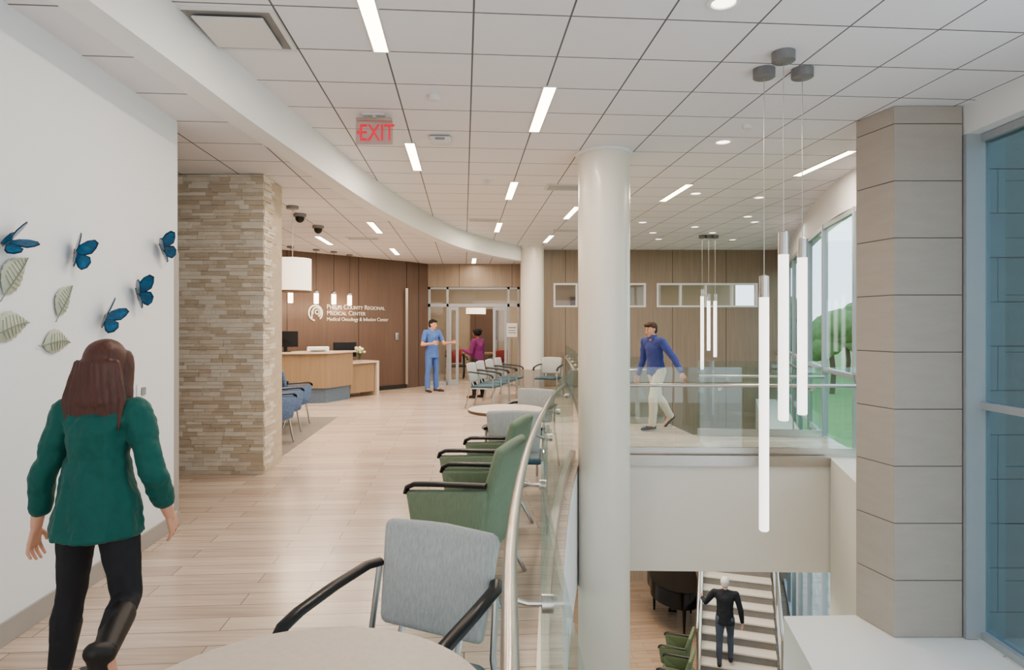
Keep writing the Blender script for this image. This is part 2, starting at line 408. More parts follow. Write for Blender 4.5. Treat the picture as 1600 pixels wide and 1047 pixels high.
# carpet
OB('area_carpet',G().prism([(-2.75,7.45),(-3.0,11),(-6,11),(-6,7.45)],.0005,.003).mesh('area_carpet',[m_carpet]),label='taupe loop carpet inset beneath waiting chairs',category='carpet')
# ---------------------------------------------------------------- railings
def railing(name,pts,zb,label,inset=.1,gap=.9,hr=.86,rail=True,top=1.07):
    r=EMP('glass_railing',(0,0,0),label=label,category='railing')
    L=[V((p[0],p[1])) for p in pts]
    d=[0]
    for a,b in zip(L,L[1:]): d.append(d[-1]+(b-a).length)
    def at(s):
        s=max(0,min(s,d[-1]-1e-6))
        for i in range(len(L)-1):
            if d[i]<=s<=d[i+1]: return L[i].lerp(L[i+1],(s-d[i])/(d[i+1]-d[i]))
    n=max(1,round(d[-1]/gap)); st=d[-1]/n
    for i in range(n):
        k=4; a=[at(i*st+.01+(st-.02)*j/k) for j in range(k+1)]
        o=offs(a,.012)
        part('glass_panel',G().prism(T2(a)+T2(o)[::-1],zb+.03,zb+top),m_glass,r)
    part('base_shoe',G().prism(T2(offs(L,-.02))+T2(offs(L,.035))[::-1],zb+.001,zb+.1),m_steel,r)
    if rail:
        h=offs(L,-inset)
        part('handrail',G().tube([(p.x,p.y,zb+hr) for p in h],.021,14),m_steel,r)
        for i in range(n):
            s=(i+.5)*st; a=at(s); b=at(s+.01); t=(b-a).normalized(); nn=V((-t.y,t.x))
            q=a+nn*inset
            g=G().tube([(q.x,q.y,zb+hr),(q.x,q.y,zb+hr-.03),(a.x+nn.x*.05,a.y+nn.y*.05,zb+hr-.045),(a.x,a.y,zb+hr-.045)],.008,8)
            g.cyl((a.x+nn.x*.012,a.y+nn.y*.012,zb+hr-.045),(a.x-nn.x*.02,a.y-nn.y*.02,zb+hr-.045),.025)
            part('rail_bracket',g,m_steel,r)
    return r
railing('a',GL,0,'curved glass railing with round stainless handrail along atrium edge',gap=1.35)
railing('b',[(4.15,7.68),(.86,7.78)],0,'straight glass railing with stainless handrail on bridge edge',gap=1.1)
railing('c',[(4.35,9.0),(2.65,9.15)],0,'short glass railing on far side of bridge',gap=.85)
railing('d',[(2.45,10.3),(1.2,10.3)],0,'short glass railing behind the walking man',gap=.6)
railing('e',[(1.1,10.4),(1.25,13),(1.38,16.4)],0,'glass railing beside far seating',gap=1.2)
# ---------------------------------------------------------------- stairs
S0=V((4.22,11.9)); dd=V((.33,1)).normalized(); nn=V((dd.y,-dd.x))
st=EMP('staircase',(0,0,-5),label='straight staircase with pale treads rising from lower level',category='staircase')
g=G(); g2=G(); n=17; w=.68
for i in range(n):
    a=S0+dd*(.29*i); b=S0+dd*(.29*(i+1)+.01)
    q=lambda P,k:tuple(P+nn*k)
    g2.prism([q(a+dd*.02,-w),q(a+dd*.02,w),q(b,w),q(b,-w)],max(0,.17*(i-2)) ,.17*(i+1)-.03)
    g.prism([q(a,-w),q(a,w),q(b+dd*.02,w),q(b+dd*.02,-w)],.17*(i+1)-.03,.17*(i+1))
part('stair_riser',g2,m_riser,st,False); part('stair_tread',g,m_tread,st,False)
for sd in (-1,1):
    a=S0-dd*.15+nn*(w+.05)*sd; b=S0+dd*(.29*n)+nn*(w+.05)*sd
    rs=.17*n
    g=G().add([(a.x,a.y,.0),(b.x,b.y,rs-.25),(b.x,b.y,rs+.12),(a.x,a.y,.35),(a.x+nn.x*.04,a.y+nn.y*.04,.0),(b.x+nn.x*.04,b.y+nn.y*.04,rs-.25),(b.x+nn.x*.04,b.y+nn.y*.04,rs+.12),(a.x+nn.x*.04,a.y+nn.y*.04,.35)],[(0,1,2,3),(4,7,6,5),(0,4,5,1),(3,2,6,7),(0,3,7,4),(1,5,6,2)])
    part('stair_stringer',g,m_white,st,False)
    a2=a-dd*.3
    part('handrail',G().tube([(a2.x,a2.y,1.0),(a.x,a.y,1.05),(b.x,b.y,rs+.98)],.035,12),m_steel,st)
    for k in range(5):
        p=a.lerp(b,k/4.0); zz=rs*k/4
        part('rail_post',G().cyl((p.x,p.y,zz+.02),(p.x,p.y,zz+1.0),.02),m_steel,st)
    part('glass_panel',G().add([(a.x,a.y,.3),(b.x,b.y,rs+.1),(b.x,b.y,rs+.9),(a.x,a.y,.95)],[(0,1,2,3)]),m_glass,st,False)
# ---------------------------------------------------------------- ceiling fixtures
ZH,ZL=3.52,3.18
def area(loc,sx,sy,e,col=(1,.86,.71),rot=(0,0,0)):
    l=bpy.data.lights.new('lamp','AREA'); l.shape='RECTANGLE'; l.size=sx; l.size_y=sy; l.energy=e; l.color=col
    o=bpy.data.objects.new('lamp_or_fill_light',l); COL.objects.link(o); o.location=loc; o.rotation_euler=rot; return o
def strip(x,y,z,e=26):
    c=V((x,y))+V((-.075,1)).normalized()*.6
    r=EMP('ceiling_strip_light',(c.x,c.y,z-.012),(0,0,TH),label='recessed linear ceiling light, glowing warm white',category='ceiling light',group='linear ceiling lights')
    part('light_housing',G().box((-.062,-.61,0.002),(-.05,.61,.011)).box((.05,-.61,0.002),(.062,.61,.011)).box((-.05,-.61,.002),(.05,-.6,.011)).box((-.05,.6,.002),(.05,.61,.011)),m_ventw,r,False)
    part('light_lens',G().box((-.05,-.6,.004),(.05,.6,.01)),m_strip,r,False)
    area((c.x,c.y,z-.02),.1,1.15,e,rot=(0,0,TH))
for x,y in ((-.834,3.33),(.31,5.2),(-1.09,6.8),(.034,8.65),(1.07,10.45),(-.23,12.1),(.86,13.8),(2.44,8.8),(3.78,7.1)): strip(x,y,ZH)
for x,y in ((-2.2,9.9),(-2.5,13.3),(-3.5,11.5)): strip(x,y,ZL,20)
strip(-.9,15.3,ZL,14)
def downlight(x,y,z=ZH):
    r=EMP('recessed_downlight',(x,y,z),label='round recessed ceiling downlight, lit',category='ceiling light',group='recessed downlights')
    part('trim_ring',G().lathe([(.1,0),(.1,-.008),(.075,-.012),(.07,-.004),(.07,0)]),m_white,r)
    part('light_lens',G().lathe([(.069,-.001),(.066,-.005),(.02,-.006)]),m_down,r)
for x,y in ((1.27,3.84),(2.23,6.76),(3.75,9.7),(3.6,12.6),(2.46,12.05),(2.7,9.4),(4.2,11.4),(1.9,14.6),(3.3,14.4),(5,14.5),(4.2,13.4),(2.95,13.4),(4.55,12.0)): downlight(x,y)
def disc(x,y,z,nm,lab,r=.06,h=.04):
    o=G().lathe([(r,0),(r,-h*.5),(r*.7,-h),(r*.2,-h*1.05)]).mesh(nm,[m_ventw]); OB(nm,o,None,(x,y,z),label=lab,category='smoke detector')
disc(-.66,5.42,ZH,'smoke_detector','small round white ceiling smoke detector'); disc(-.33,8.6,ZH,'smoke_detector','small round white ceiling smoke detector')
disc(2.28,6.2,ZH,'smoke_detector','small round white ceiling smoke detector',.05)
e=EMP('wireless_access_box',(-.74,6.6,ZH),(0,0,TH),label='rounded white box mounted under ceiling tiles',category='sensor')
part('box_body',G().rbox((-.12,-.09,-.07),(.12,.09,-.001),.03),m_ventw,e); part('box_lens',G().rbox((-.05,-.095,-.05),(.05,-.08,-.03),.005),m_ventd,e)
def vent(x,y,z,sx,sy,lab):
    r=EMP('air_diffuser',(x,y,z),(0,0,TH),label=lab,category='air vent')
    g=G(); t=.03
    g.box((-sx/2,-sy/2,-.012),(sx/2,-sy/2+t,-.001)).box((-sx/2,sy/2-t,-.012),(sx/2,sy/2,-.001)).box((-sx/2,-sy/2+t,-.012),(-sx/2+t,sy/2-t,-.001)).box((sx/2-t,-sy/2+t,-.012),(sx/2,sy/2-t,-.001))
    part('diffuser_frame',g,m_ventw,r,False)
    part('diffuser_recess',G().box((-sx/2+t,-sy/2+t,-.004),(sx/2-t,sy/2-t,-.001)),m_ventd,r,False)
    if sx==sy: part('diffuser_plate',G().prism([(-sx*.36,-sy*.36),(sx*.36,-sy*.36),(sx*.36,sy*.36),(-sx*.36,sy*.36)],-.03,-.02).box((-.02,-.02,-.02),(.02,.02,-.004)),m_ventw,r,False)
    else:
        g=G()
        for k in range(5):
            yy=-sy/2+t+(sy-2*t)*(k+.5)/5; g.box((-sx/2+t,yy-.006,-.012),(sx/2-t,yy+.006,-.004))
        part('diffuser_slat',g,m_ventw,r,False)
vent(-1.79,4.2,ZH,.6,.6,'square white ceiling air diffuser with centre plate')
vent(-.52,11.8,ZH,.58,.3,'rectangular slatted ceiling vent'); vent(.76,9.0,ZH,.58,.4,'rectangular slatted ceiling vent'); vent(1.12,13.1,ZH,.58,.3,'rectangular slatted ceiling vent'); vent(-2.75,11.8,ZL,.58,.3,'rectangular slatted ceiling vent')
# exit sign
def textmesh(body,size,ext,mat,name,align='LEFT',sp=1,caps=False):
    c=bpy.data.curves.new(name,'FONT'); c.body=body; c.size=size; c.extrude=ext; c.align_x=align; c.align_y='CENTER'; c.space_character=sp
    if caps:
        c.small_caps_scale=.78
        for f in c.body_format: f.use_small_caps=True
    o=bpy.data.objects.new('tmp',c); COL.objects.link(o); dg=bpy.context.evaluated_depsgraph_get(); dg.update()
    me=bpy.data.meshes.new_from_object(o.evaluated_get(dg)); bpy.data.objects.remove(o); me.materials.clear(); me.materials.append(mat); me.name=name; return me
ex=EMP('exit_sign',(-1.27,5.9,3.355),(0,0,0),label='edge-lit clear EXIT sign with red letters hung from ceiling',category='sign')
part('sign_housing',G().rbox((-.165,-.03,.1),(.165,.03,.135),.008),m_steel,ex); part('sign_canopy',G().cyl((0,0,.134),(0,0,.164),.02).box((-.1,-.05,.15),(.1,.05,.164)),m_ventw,ex)
part('sign_plate',G().box((-.17,-.004,-.11),(.17,.004,.1)),m_plate,ex,False)
tm=textmesh('EXIT',.215,.004,m_red,'lettering','CENTER',.97)
for v in tm.vertices: v.co.x*=.76
OB('lettering',tm,ex,(.025,-.01,-.01),(math.radians(90),0,0))
part('arrow_mark',G().prism([(-.165,0),(-.135,.022),(-.135,-.022)],0,.006,Matrix.Rotation(math.radians(90),4,'X')),m_red,ex,False,loc=(0,-.005,0))
# linear pendants
def lpend(x,y,ztop,zcap,zbot,rad=.036,can=.08,lab='long slim glowing cylinder pendant on thin cable'):
    r=EMP('cylinder_pendant_light',(x,y,ZH),label=lab,category='pendant light',group='cylinder pendant lights')
    part('canopy',G().lathe([(can,0),(can,-.065),(can*.9,-.07),(.005,-.07)]),m_canopy,r)
    part('cable',G().cyl((0,0,-.07),(0,0,ztop-ZH),.003,n=8),m_steel,r)
    part('cap',G().lathe([(.006,ztop-ZH+.01),(rad,ztop-ZH),(rad+.001,zcap-ZH+.03),(rad+.002,zcap-ZH+.03),(rad+.002,zcap-ZH)]),m_steel,r)
    part('light_tube',G().lathe([(rad,zcap-ZH),(rad,zbot-ZH+.01),(rad*.8,zbot-ZH),(.004,zbot-ZH)]),m_tube,r)
lpend(1.91,4.85,1.95,1.79,.02); lpend(1.93,4.55,2.24,2.08,.9); lpend(2.2,4.85,2.235,2.09,.9)
for x,zt,zb in ((4.1,2.35,.62),(4.24,2.25,1.03),(4.38,2.25,.89)): lpend(x,13.8,zt,zt-.15,zb,.036,.07,'slim glowing cylinder pendant over far stairwell')
def drum(x,y,z,zt,zb,rr,lab):
    r=EMP('drum_pendant_light',(x,y,z),label=lab,category='pendant light')
    part('canopy',G().lathe([(.08,0),(.08,-.04),(.01,-.05)]),m_canopy,r)
    part('rod',G().cyl((0,0,-.05),(0,0,zt-z-.02),.006,n=8),m_steel,r)
    part('drum_shade',G().lathe([(rr*.98,zt-z),(rr,zt-z),(rr,zb-z),(rr*.98,zb-z),(rr*.97,zb-z+.02),(.02,zb-z+.02),(.02,zt-z-.02),(rr*.97,zt-z-.02)],n=40),m_shade,r)
    part('shade_rim',G().lathe([(rr*1.005,zb-z+.012),(rr*1.01,zb-z+.012),(rr*1.01,zb-z-.004),(rr*.99,zb-z-.004)],n=40),m_tableedge,r)
drum(-2.95,8.6,ZL,2.47,2.03,.245,'white drum shade pendant lamp, warmly lit')
area((-2.95,8.6,2.0),.4,.4,22,(1,.8,.58))
drum(-1.1,19.5,ZL,2.1,1.9,.3,'wide drum pendant in room past the glass doors')
for x,y in ((-4.5,13.4),(-4.13,13.9),(-3.87,14.3),(-3.68,14.9)):
    r=EMP('mini_pendant_light',(x,y-.4,ZL),label='small glass pendant light over reception desk, lit',category='pendant light',group='reception mini pendants')
    part('canopy',G().lathe([(.07,0),(.07,-.03),(.01,-.035)]),m_canopy,r); part('rod',G().cyl((0,0,-.035),(0,0,-.9),.005,n=8),m_dark,r)
    part('glass_shade',G().lathe([(.03,-.9),(.05,-.92),(.05,-1.14),(.04,-1.15)]),m_smallsh,r); part('cap',G().lathe([(.02,-.86),(.055,-.88),(.055,-.93)]),m_steel,r)
for x,y in ((-3.05,9.2),(-3.12,10.3)):
    r=EMP('dome_camera',(x,y,ZL),label='dark dome security camera under low ceiling',category='camera')
    part('camera_base',G().lathe([(.09,.0),(.09,-.04),(.07,-.05)]),m_canopy,r); part('camera_dome',G().lathe([(.065,-.05),(.06,-.09),(.035,-.12),(.005,-.13)]),m_black,r)
# ---------------------------------------------------------------- chairs
def arm_chair(backm,seatm,lab,grp):
    r=EMP('armchair',(0,0,0),label=lab,category='chair',group=grp)
    g=G(); g.hull([((sx*.2,-.2,.41),(.04,.04,.03)) for sx in (-1,1)]+[((sx*.2,.2,.4),(.04,.04,.03)) for sx in (-1,1)]+[((0,-.05,.425),(.2,.2,.03))],2); part('seat',g,seatm,r)
    g=G(); g.hull([((sx*.185,.24,.515),(.03,.022,.03)) for sx in (-1,1)]+[((sx*.205,.305,.815),(.035,.022,.035)) for sx in (-1,1)]+[((0,.31,.838),(.12,.02,.02)),((0,.29,.66),(.205,.03,.11))],2); part('backrest',g,backm,r)
    for sx in (-1,1):
        x=sx*.265
        part('back_support',G().tube([(sx*.12,.2,.4),(sx*.12,.25,.52)],.012,8),m_chrome,r)
        part('armrest',G().tube([(x*.92,.275,.69),(x*1.0,.22,.69),(x*1.03,.05,.675),(x*1.03,-.12,.655),(x*1.03,-.19,.635),(x*1.02,-.215,.61),(x*1.02,-.22,.58)],.019,12,(1.3,.8)),m_black,r)
        part('leg',G().tube([(x*1.02,-.218,.59),(x,-.22,.4),(x,-.24,.0)],.012,10),m_chrome,r)
        part('leg',G().tube([(x*.92,.27,.68),(x*.95,.23,.45),(x,.25,.3),(x,.33,.0)],.012,10),m_chrome,r)
        part('side_rail',G().tube([(x,-.22,.38),(x,.24,.38)],.011,8),m_chrome,r)
    return r
def club_chair(lab,grp,fab=None,seatm=None):
    fab=fab or m_greenfab
    r=EMP('club_armchair',(0,0,0),label=lab,category='chair',group=grp)
    part('seat',G().rbox((-.235,-.25,.33),(.235,.17,.46),.04,sub=2),seatm or fab,r)
    g=G(); g.hull([((sx*.25,.17,.25),.03) for sx in (-1,1)]+[((sx*.25,.22,.62),(.03,.04,.04)) for sx in (-1,1)],2)
    g.hull([((sx*.25,.22,.6),(.03,.035,.04)) for sx in (-1,1)]+[((sx*.23,.285,.85),(.045,.03,.035)) for sx in (-1,1)]+[((0,.295,.875),(.14,.025,.02))],2)
    part('backrest',g,fab,r)
    for sx in (-1,1):
        x=sx*.275
        g=G(); g.hull([((x,-.24,.6),(.03,.03,.02)),((x,-.2,.36),(.025,.03,.03)),((x,.17,.3),(.025,.03,.03)),((x,.2,.63),(.028,.03,.02)),((x*1.04,-.02,.48),(.03,.18,.1))],2)
        part('side_panel',g,fab,r)
        part('armrest',G().tube([(x,.22,.672),(x,.08,.668),(x,-.1,.662),(x,-.22,.655),(x,-.265,.635),(x,-.275,.6)],.02,12,(1.4,.75)),m_black,r)
        part('leg',G().tube([(x*.9,-.18,.34),(x*.95,-.25,.0)],.013,10),m_chrome,r)
        part('leg',G().tube([(x*.9,.15,.28),(x*1.0,.3,.0)],.013,10),m_chrome,r)
    return r
gA=arm_chair(m_grayfab,m_teal,'grey fabric armchair with teal seat and black arms','grey armchairs')
def place(o,x,y,z,rz,lab=None):
    o.location=(x,y,z); o.rotation_euler=(0,0,math.radians(rz))
    if lab:o['label']=lab
    return o
place(gA,-.39,2.06,0,-25,'grey fabric armchair with teal seat beside near round table')
for x,y,rz,l in ((.04,5.75,176,'grey armchair seen from behind, pulled to round table'),(.14,7.05,-28,'grey armchair on far side of round table'),
    (-.50,12.3,75,'blue-grey waiting armchair in row near column'),(-.36,12.95,75,'blue-grey waiting armchair in row near column'),(-.2,13.6,75,'blue-grey waiting armchair in row near column'),(-.03,14.25,75,'blue-grey waiting armchair in row near column'),(.8,14.2,-20,'grey armchair beside far glass railing')):
    dup(gA,(x,y,0),math.radians(rz),l)
cA=club_chair('green upholstered club armchair with black arms','green club armchairs'); place(cA,-.28,3.93,0,-106)
dup(cA,(-.20,4.92,0),math.radians(-106))
lowg=club_chair('olive green club armchair on lower level floor','lower level club armchairs',M('olive_fabric',srgb(100,112,84),.9,amt=.15)); place(lowg,3.08,12.0,-5,-115)
for x,y,rz in ((2.86,11.2,-115),(2.62,10.4,-115)): dup(lowg,(x,y,-5),math.radians(rz))
bA=club_chair('blue patterned waiting chair with brown seat on carpet','blue patterned waiting chairs',m_bluefab,m_brownvinyl); place(bA,-3.3,8.55,.004,152)
dup(bA,(-3.46,9.35,.004),math.radians(150)); dup(bA,(-3.6,10.2,.004),math.radians(150))
# ---------------------------------------------------------------- tables
def table(x,y,r_,lab):
    r=EMP('round_table',(x,y,0),label=lab,category='table',group='round laminate tables')
    part('tabletop',G().mat(0).lathe([(r_-.004,.742),(r_-.006,.744),(.001,.744)],n=72).mat(1).lathe([(r_-.01,.712),(r_,.716),(r_,.738),(r_-.004,.742)],n=72),[m_tabletop,m_tableedge],r)
    part('pedestal',G().cyl((0,0,.03),(0,0,.712),.035),m_chrome,r); part('table_base',G().lathe([(.24,0),(.24,.012),(.05,.035),(.035,.04)],n=40),m_chrome,r)
table(-.465,1.34,.44,'round beige laminate table in front of grey armchair'); table(-.06,6.4,.38,'round beige table among grey armchairs')
# ---------------------------------------------------------------- reception desk
dk_=EMP('reception_desk',(0,0,0),label='wood reception desk with blue mosaic base and stone top',category='desk')
P1,P2,P3,P4=(-4.85,12.75),(-3.75,12.95),(-3.42,13.75),(-4.45,13.5)
part('desk_body',G().prism([P1,P2,P3,P4],.3,1.0),m_desk,dk_,False)
part('mosaic_base',G().prism([(-4.8,12.8),(-3.78,12.99),(-3.47,13.7),(-4.43,13.47)],.001,.3),m_tile,dk_,False)
part('desk_top',G().prism([(-4.9,12.68),(-3.7,12.9),(-3.36,13.8),(-4.46,13.55)],1.0,1.035),m_tabletop,dk_,False)
part('side_counter',G().prism([(-3.5,13.7),(-3.0,14.45),(-3.45,14.75),(-3.95,14.0)],.74,.78),m_tabletop,dk_,False)
part('counter_leg',G().prism([(-3.04,14.4),(-3.0,14.45),(-3.45,14.75),(-3.49,14.7)],.001,.74),m_tabletop,dk_,False)
part('modesty_panel',G().prism([(-3.5,13.85),(-3.1,14.4),(-3.14,14.43),(-3.54,13.88)],.1,.74),m_desk,dk_,False)
def monitor(x,y,z,rz,lab):
    r=EMP('computer_monitor',(x,y,z),(0,0,rz),label=lab,category='monitor')
    part('screen',G().rbox((-.25,-.02,.1),(.25,.02,.42),.008),m_black,r); part('stand',G().box((-.03,.02,.012),(.03,.045,.25)).rbox((-.11,-.08,0.001),(.11,.1,.012),.005),m_black,r)
monitor(-3.65,13.98,.785,.5+math.pi,'black computer monitor on reception counter'); monitor(-4.6,12.98,1.036,.3,'black computer monitor at end of reception desk')
e=EMP('desk_printer',(-4.0,13.2,1.036),(0,0,.3),label='white printer box on reception desk',category='printer'); part('printer_body',G().rbox((-.22,-.13,0),(.22,.13,.1),.02),m_paper,e); part('paper_tray',G().rbox((-.15,-.18,.02),(.15,-.12,.04),.005),m_ventd,e)
fl=EMP('flower_vase',(-3.32,13.95,.781),label='glass vase of pale yellow flowers on counter',category='flowers')
part('vase',G().lathe([(.04,0),(.055,.06),(.04,.14),(.05,.17)]),m_dglass,fl)
g=G()
m_flow=M('flower_petals',srgb(236,234,196),.8,amt=.1); m_stem=M('leaf_green',srgb(70,110,60),.8)
for i in range(14):
    a=random.uniform(0,6.28); rr=random.uniform(0,.12); g.hull([((rr*math.cos(a),rr*math.sin(a),.27+random.uniform(-.06,.06)),(.04,.04,.032))],1)
part('blooms',g,m_flow,fl)
g=G()
for i in range(8):
    a=i*.78; g.tube([(0,0,.05),(.03*math.cos(a),.03*math.sin(a),.17),(.09*math.cos(a),.09*math.sin(a),.25)],.006,6)
part('stems',g,m_stem,fl)
# sign lettering on wood wall
ang=math.atan2(3.92,3.45); wd=V((math.cos(ang),math.sin(ang))); wn_=V((math.sin(ang),-math.cos(ang)))
base=V((-6.1,12.18))+wd*((V((-4.17,14.37))-V((-6.1,12.18))).dot(wd))
sg=EMP('wall_sign',(base.x+wn_.x*.012,base.y+wn_.y*.012,1.85),(0,0,ang),label='raised metal medical center lettering with round emblem',category='sign')
for txt,sz,z,nm in (('Phelps County Regional',.15,.14,'a'),('Medical Center',.15,.0,'b'),('Medical Oncology & Infusion Center',.12,-.14,'c')):
    tm=textmesh(txt,sz,.006,m_gold,'lettering',caps=(nm!='c'))
    w=max(v.co.x for v in tm.vertices); tgt={'a':1.62,'b':1.05,'c':1.72}[nm]
    for v in tm.vertices: v.co.x*=tgt/w
    OB('lettering',tm,sg,(0,0,z),(math.radians(90),0,0))
g=G()
def ring(g,cx,cz,r0,r1,a0,a1,n=28):
    vs=[];fs=[]
    for i in range(n+1):
        a=a0+(a1-a0)*i/n
        for r in (r0,r1):
            for y in (-.01,.0): vs.append((cx+r*math.cos(a),y,cz+r*math.sin(a)))
    for i in range(n):
        b=i*4; fs+=[(b,b+2,b+6,b+4),(b,b+4,b+5,b+1),(b+2,b+3,b+7,b+6),(b+1,b+5,b+7,b+3)]
    g.add(vs,fs)
ring(g,-.28,0,.15,.185,-.9,4.6); ring(g,-.25,.02,.085,.12,-1.2,3.6); ring(g,-.24,.02,.035,.06,0,6.283); g.box((-.385,-.01,-.16),(-.355,0,.05))
part('emblem',g,m_gold,sg)
# wall plates
e=EMP('wall_control_plate',(-2.85,15.85,1.3),(0,0,ang),label='small steel control plate on wood wall',category='switch'); part('plate',G().rbox((-.05,-.01,-.09),(.05,-.002,.09),.003),m_steel,e)
yy=4.47
e=EMP('wall_switch_plate',(wl(yy)+.001,yy,1.11),(0,0,math.radians(93.6)),label='white wall plate with grey sensor on white wall',category='switch')
part('plate',G().rbox((-.06,-.012,-.06),(.06,-.001,.06),.004),m_white,e); part('button',G().rbox((-.02,-.02,-.02),(.035,-.011,.035),.003),m_ventd,e)
e=EMP('door_notice',(.0,16.72,1.45),label='white paper notice in clear frame beside glass door',category='sign'); part('sheet',G().box((-.14,-.01,-.18),(.14,0,.18)),m_paper,e,False)
part('notice_lines',G().box((-.1,-.012,.05),(.1,-.011,.08)).box((-.1,-.012,-.02),(.08,-.011,0)).box((-.1,-.012,-.08),(.1,-.011,-.06)),m_ventd,e,False)
part('notice_stand',G().cyl((0,.0,-1.43),(0,.0,-.18),.012).lathe([(.14,-1.449),(.14,-1.435),(.02,-1.43)]),m_steel,e)
# furniture in the room beyond
e=EMP('side_table',(-.9,19.2,0),label='wood table in room beyond glass doors',category='table'); part('tabletop',G().box((-.6,-.3,.72),(.6,.3,.76)),m_desk,e)
for sx in (-.55,.55):
    for sy in (-.25,.25): part('leg',G().cyl((sx,sy,0),(sx,sy,.72),.02),m_dark,e)
rc=arm_chair(M('red_fabric',srgb(150,50,46),.7),m_black,'red upholstered chair seen through glass doors','red chairs'); place(rc,-1.6,18.4,0,20); dup(rc,(-.4,18.3,0),-.3)
# ---------------------------------------------------------------- wall art
def art(nm,y,z,lab,cat,grp):
    return EMP(nm,(wl(y)+.012,y,z),(math.radians(90),0,math.radians(93.6)),label=lab,category=cat,group=grp)
def leafart(y,z,roll,s):
    r=art('leaf_ornament',y,z,'sage ceramic leaf plaque with raised veins on white wall','wall art','ceramic leaves')
    n=14; T=Matrix.Rotation(math.radians(roll),4,'Z')@Matrix.Scale(s,4)
    g=G(); vs=[];fs=[]
    for i in range(n+1):
        t=i/n; w=.3*math.sin(math.pi*t**.8)*(1-.12*(i%2)); x=-.5+t; bow=.08*math.sin(math.pi*t)
        vs+=[(x,bow-w,.0),(x,bow,.09*math.sin(math.pi*t)+.015),(x,bow+w,.0),(x,bow,-.01)]
    for i in range(n):
        b=i*4; fs+=[(b,b+4,b+5,b+1),(b+1,b+5,b+6,b+2),(b+2,b+6,b+7,b+3),(b+3,b+7,b+4,b)]
    g.add(vs,fs,T); part('leaf_blade',g,m_leafart,r)
    g=G(); pt=[T@V((-.68+1.16*i/12,.08*math.sin(math.pi*max(0,(-.18+1.16*i/12))),.1*math.sin(math.pi*min(1,max(0,(-.18+1.16*i/12))))+.02)) for i in range(13)]
    g.tube(pt,.003,6)
    for i in range(2,10):
        t=i/11; x=-.5+t; w=.26*math.sin(math.pi*min(1,t+.12)**.8); bow=.08*math.sin(math.pi*t); zz=.09*math.sin(math.pi*t)
        for sd in (-1,1): g.tube([T@V((x,bow,zz+.02)),T@V((x+.1,bow+sd*w*.8,.035))],.0016,5)
    part('leaf_vein',g,m_vein,r)
for y,z,ro,s in ((3.23,1.83,50,.26),(3.62,1.72,55,.22),(3.2,1.56,15,.26),(3.55,1.475,2,.23)): leafart(y,z,ro,s)
def bfly(y,z,roll,s):
    r=art('butterfly_ornament',y,z,'blue glass butterfly ornament perched on white wall','wall art','blue butterflies')
    T=Matrix.Rotation(math.radians(roll),4,'Z')@Matrix.Scale(s,4)
    for sd in (-1,1):
        fold=Matrix.Rotation(sd*math.radians(-62 if sd>0 else -42),4,'Y')
        for nm,pl in (('forewing',[(.0,-.02),(.03,.12),(.12,.34),(.3,.52),(.5,.6),(.62,.5),(.58,.3),(.48,.1),(.2,-.04)]),('hindwing',[(.0,.02),(.25,.04),(.45,-.02),(.5,-.2),(.42,-.4),(.27,-.5),(.16,-.42),(.06,-.2)])):
            c=V((sum(p[0] for p in pl)/len(pl),sum(p[1] for p in pl)/len(pl)))
            g=G().mat(1).prism([(sd*p[0],p[1]) for p in pl],0,.02,T@fold)
            q=[(sd*(c.x+(p[0]-c.x)*.84),c.y+(p[1]-c.y)*.84) for p in pl]; g.mat(0).prism(q,-.006,.03,T@fold)
            part(nm,g,[m_bfly,m_bfly2],r)
    g=G().hull([(T@V((0,.16,.02)),.035*s),(T@V((0,-.25,.02)),.015*s)],1); g.tube([T@V((0,.18,.03)),T@V((.06,.3,.06))],.0012,5); g.tube([T@V((0,.18,.03)),T@V((-.06,.3,.06))],.0012,5)
    part('butterfly_body',g,m_bfly2,r)
for y,z,ro,s in ((3.17,1.99,-60,.17),(3.7,1.99,-15,.18),(4.73,2.15,35,.2),(4.39,1.80,20,.2),(4.0,1.62,-35,.19)): bfly(y,z,ro,s)
# ---------------------------------------------------------------- piano (lower level)
pn=EMP('grand_piano',(3.60,14.3,-5),(0,0,math.radians(168)),label='black lacquered grand piano beside staircase',category='piano'); pn.scale=(.68,.85,1)
case=catmull([(-.72,-.7),(.72,-.7),(.74,-.1),(.7,.35),(.45,.75),(.1,1.0),(-.3,1.1),(-.65,.9),(-.73,.4),(-.72,-.7)],6)[:-1]
part('piano_case',G().prism(T2(case),.62,.96),m_piano,pn); part('piano_lid',G().prism([(p.x*1.02,p.y*1.02) for p in case],.975,1.0),m_piano,pn)
part('keyboard',G().box((-.62,-.9,.66),(.62,-.69,.74)),m_piano,pn); part('keys',G().box((-.6,-.88,.742),(.6,-.74,.755)),m_paper,pn,False)
for x,y in ((-.6,-.5),(.6,-.5),(-.3,.8)): part('leg',G().lathe([(.03,0),(.035,.05),(.05,.3),(.07,.62)],(x,y,0),n=16),m_piano,pn)
part('pedal_lyre',G().box((-.1,-.45,.05),(-.06,-.4,.62)).box((.06,-.45,.05),(.1,-.4,.62)).box((-.14,-.47,.03),(.14,-.36,.08)),m_piano,pn)
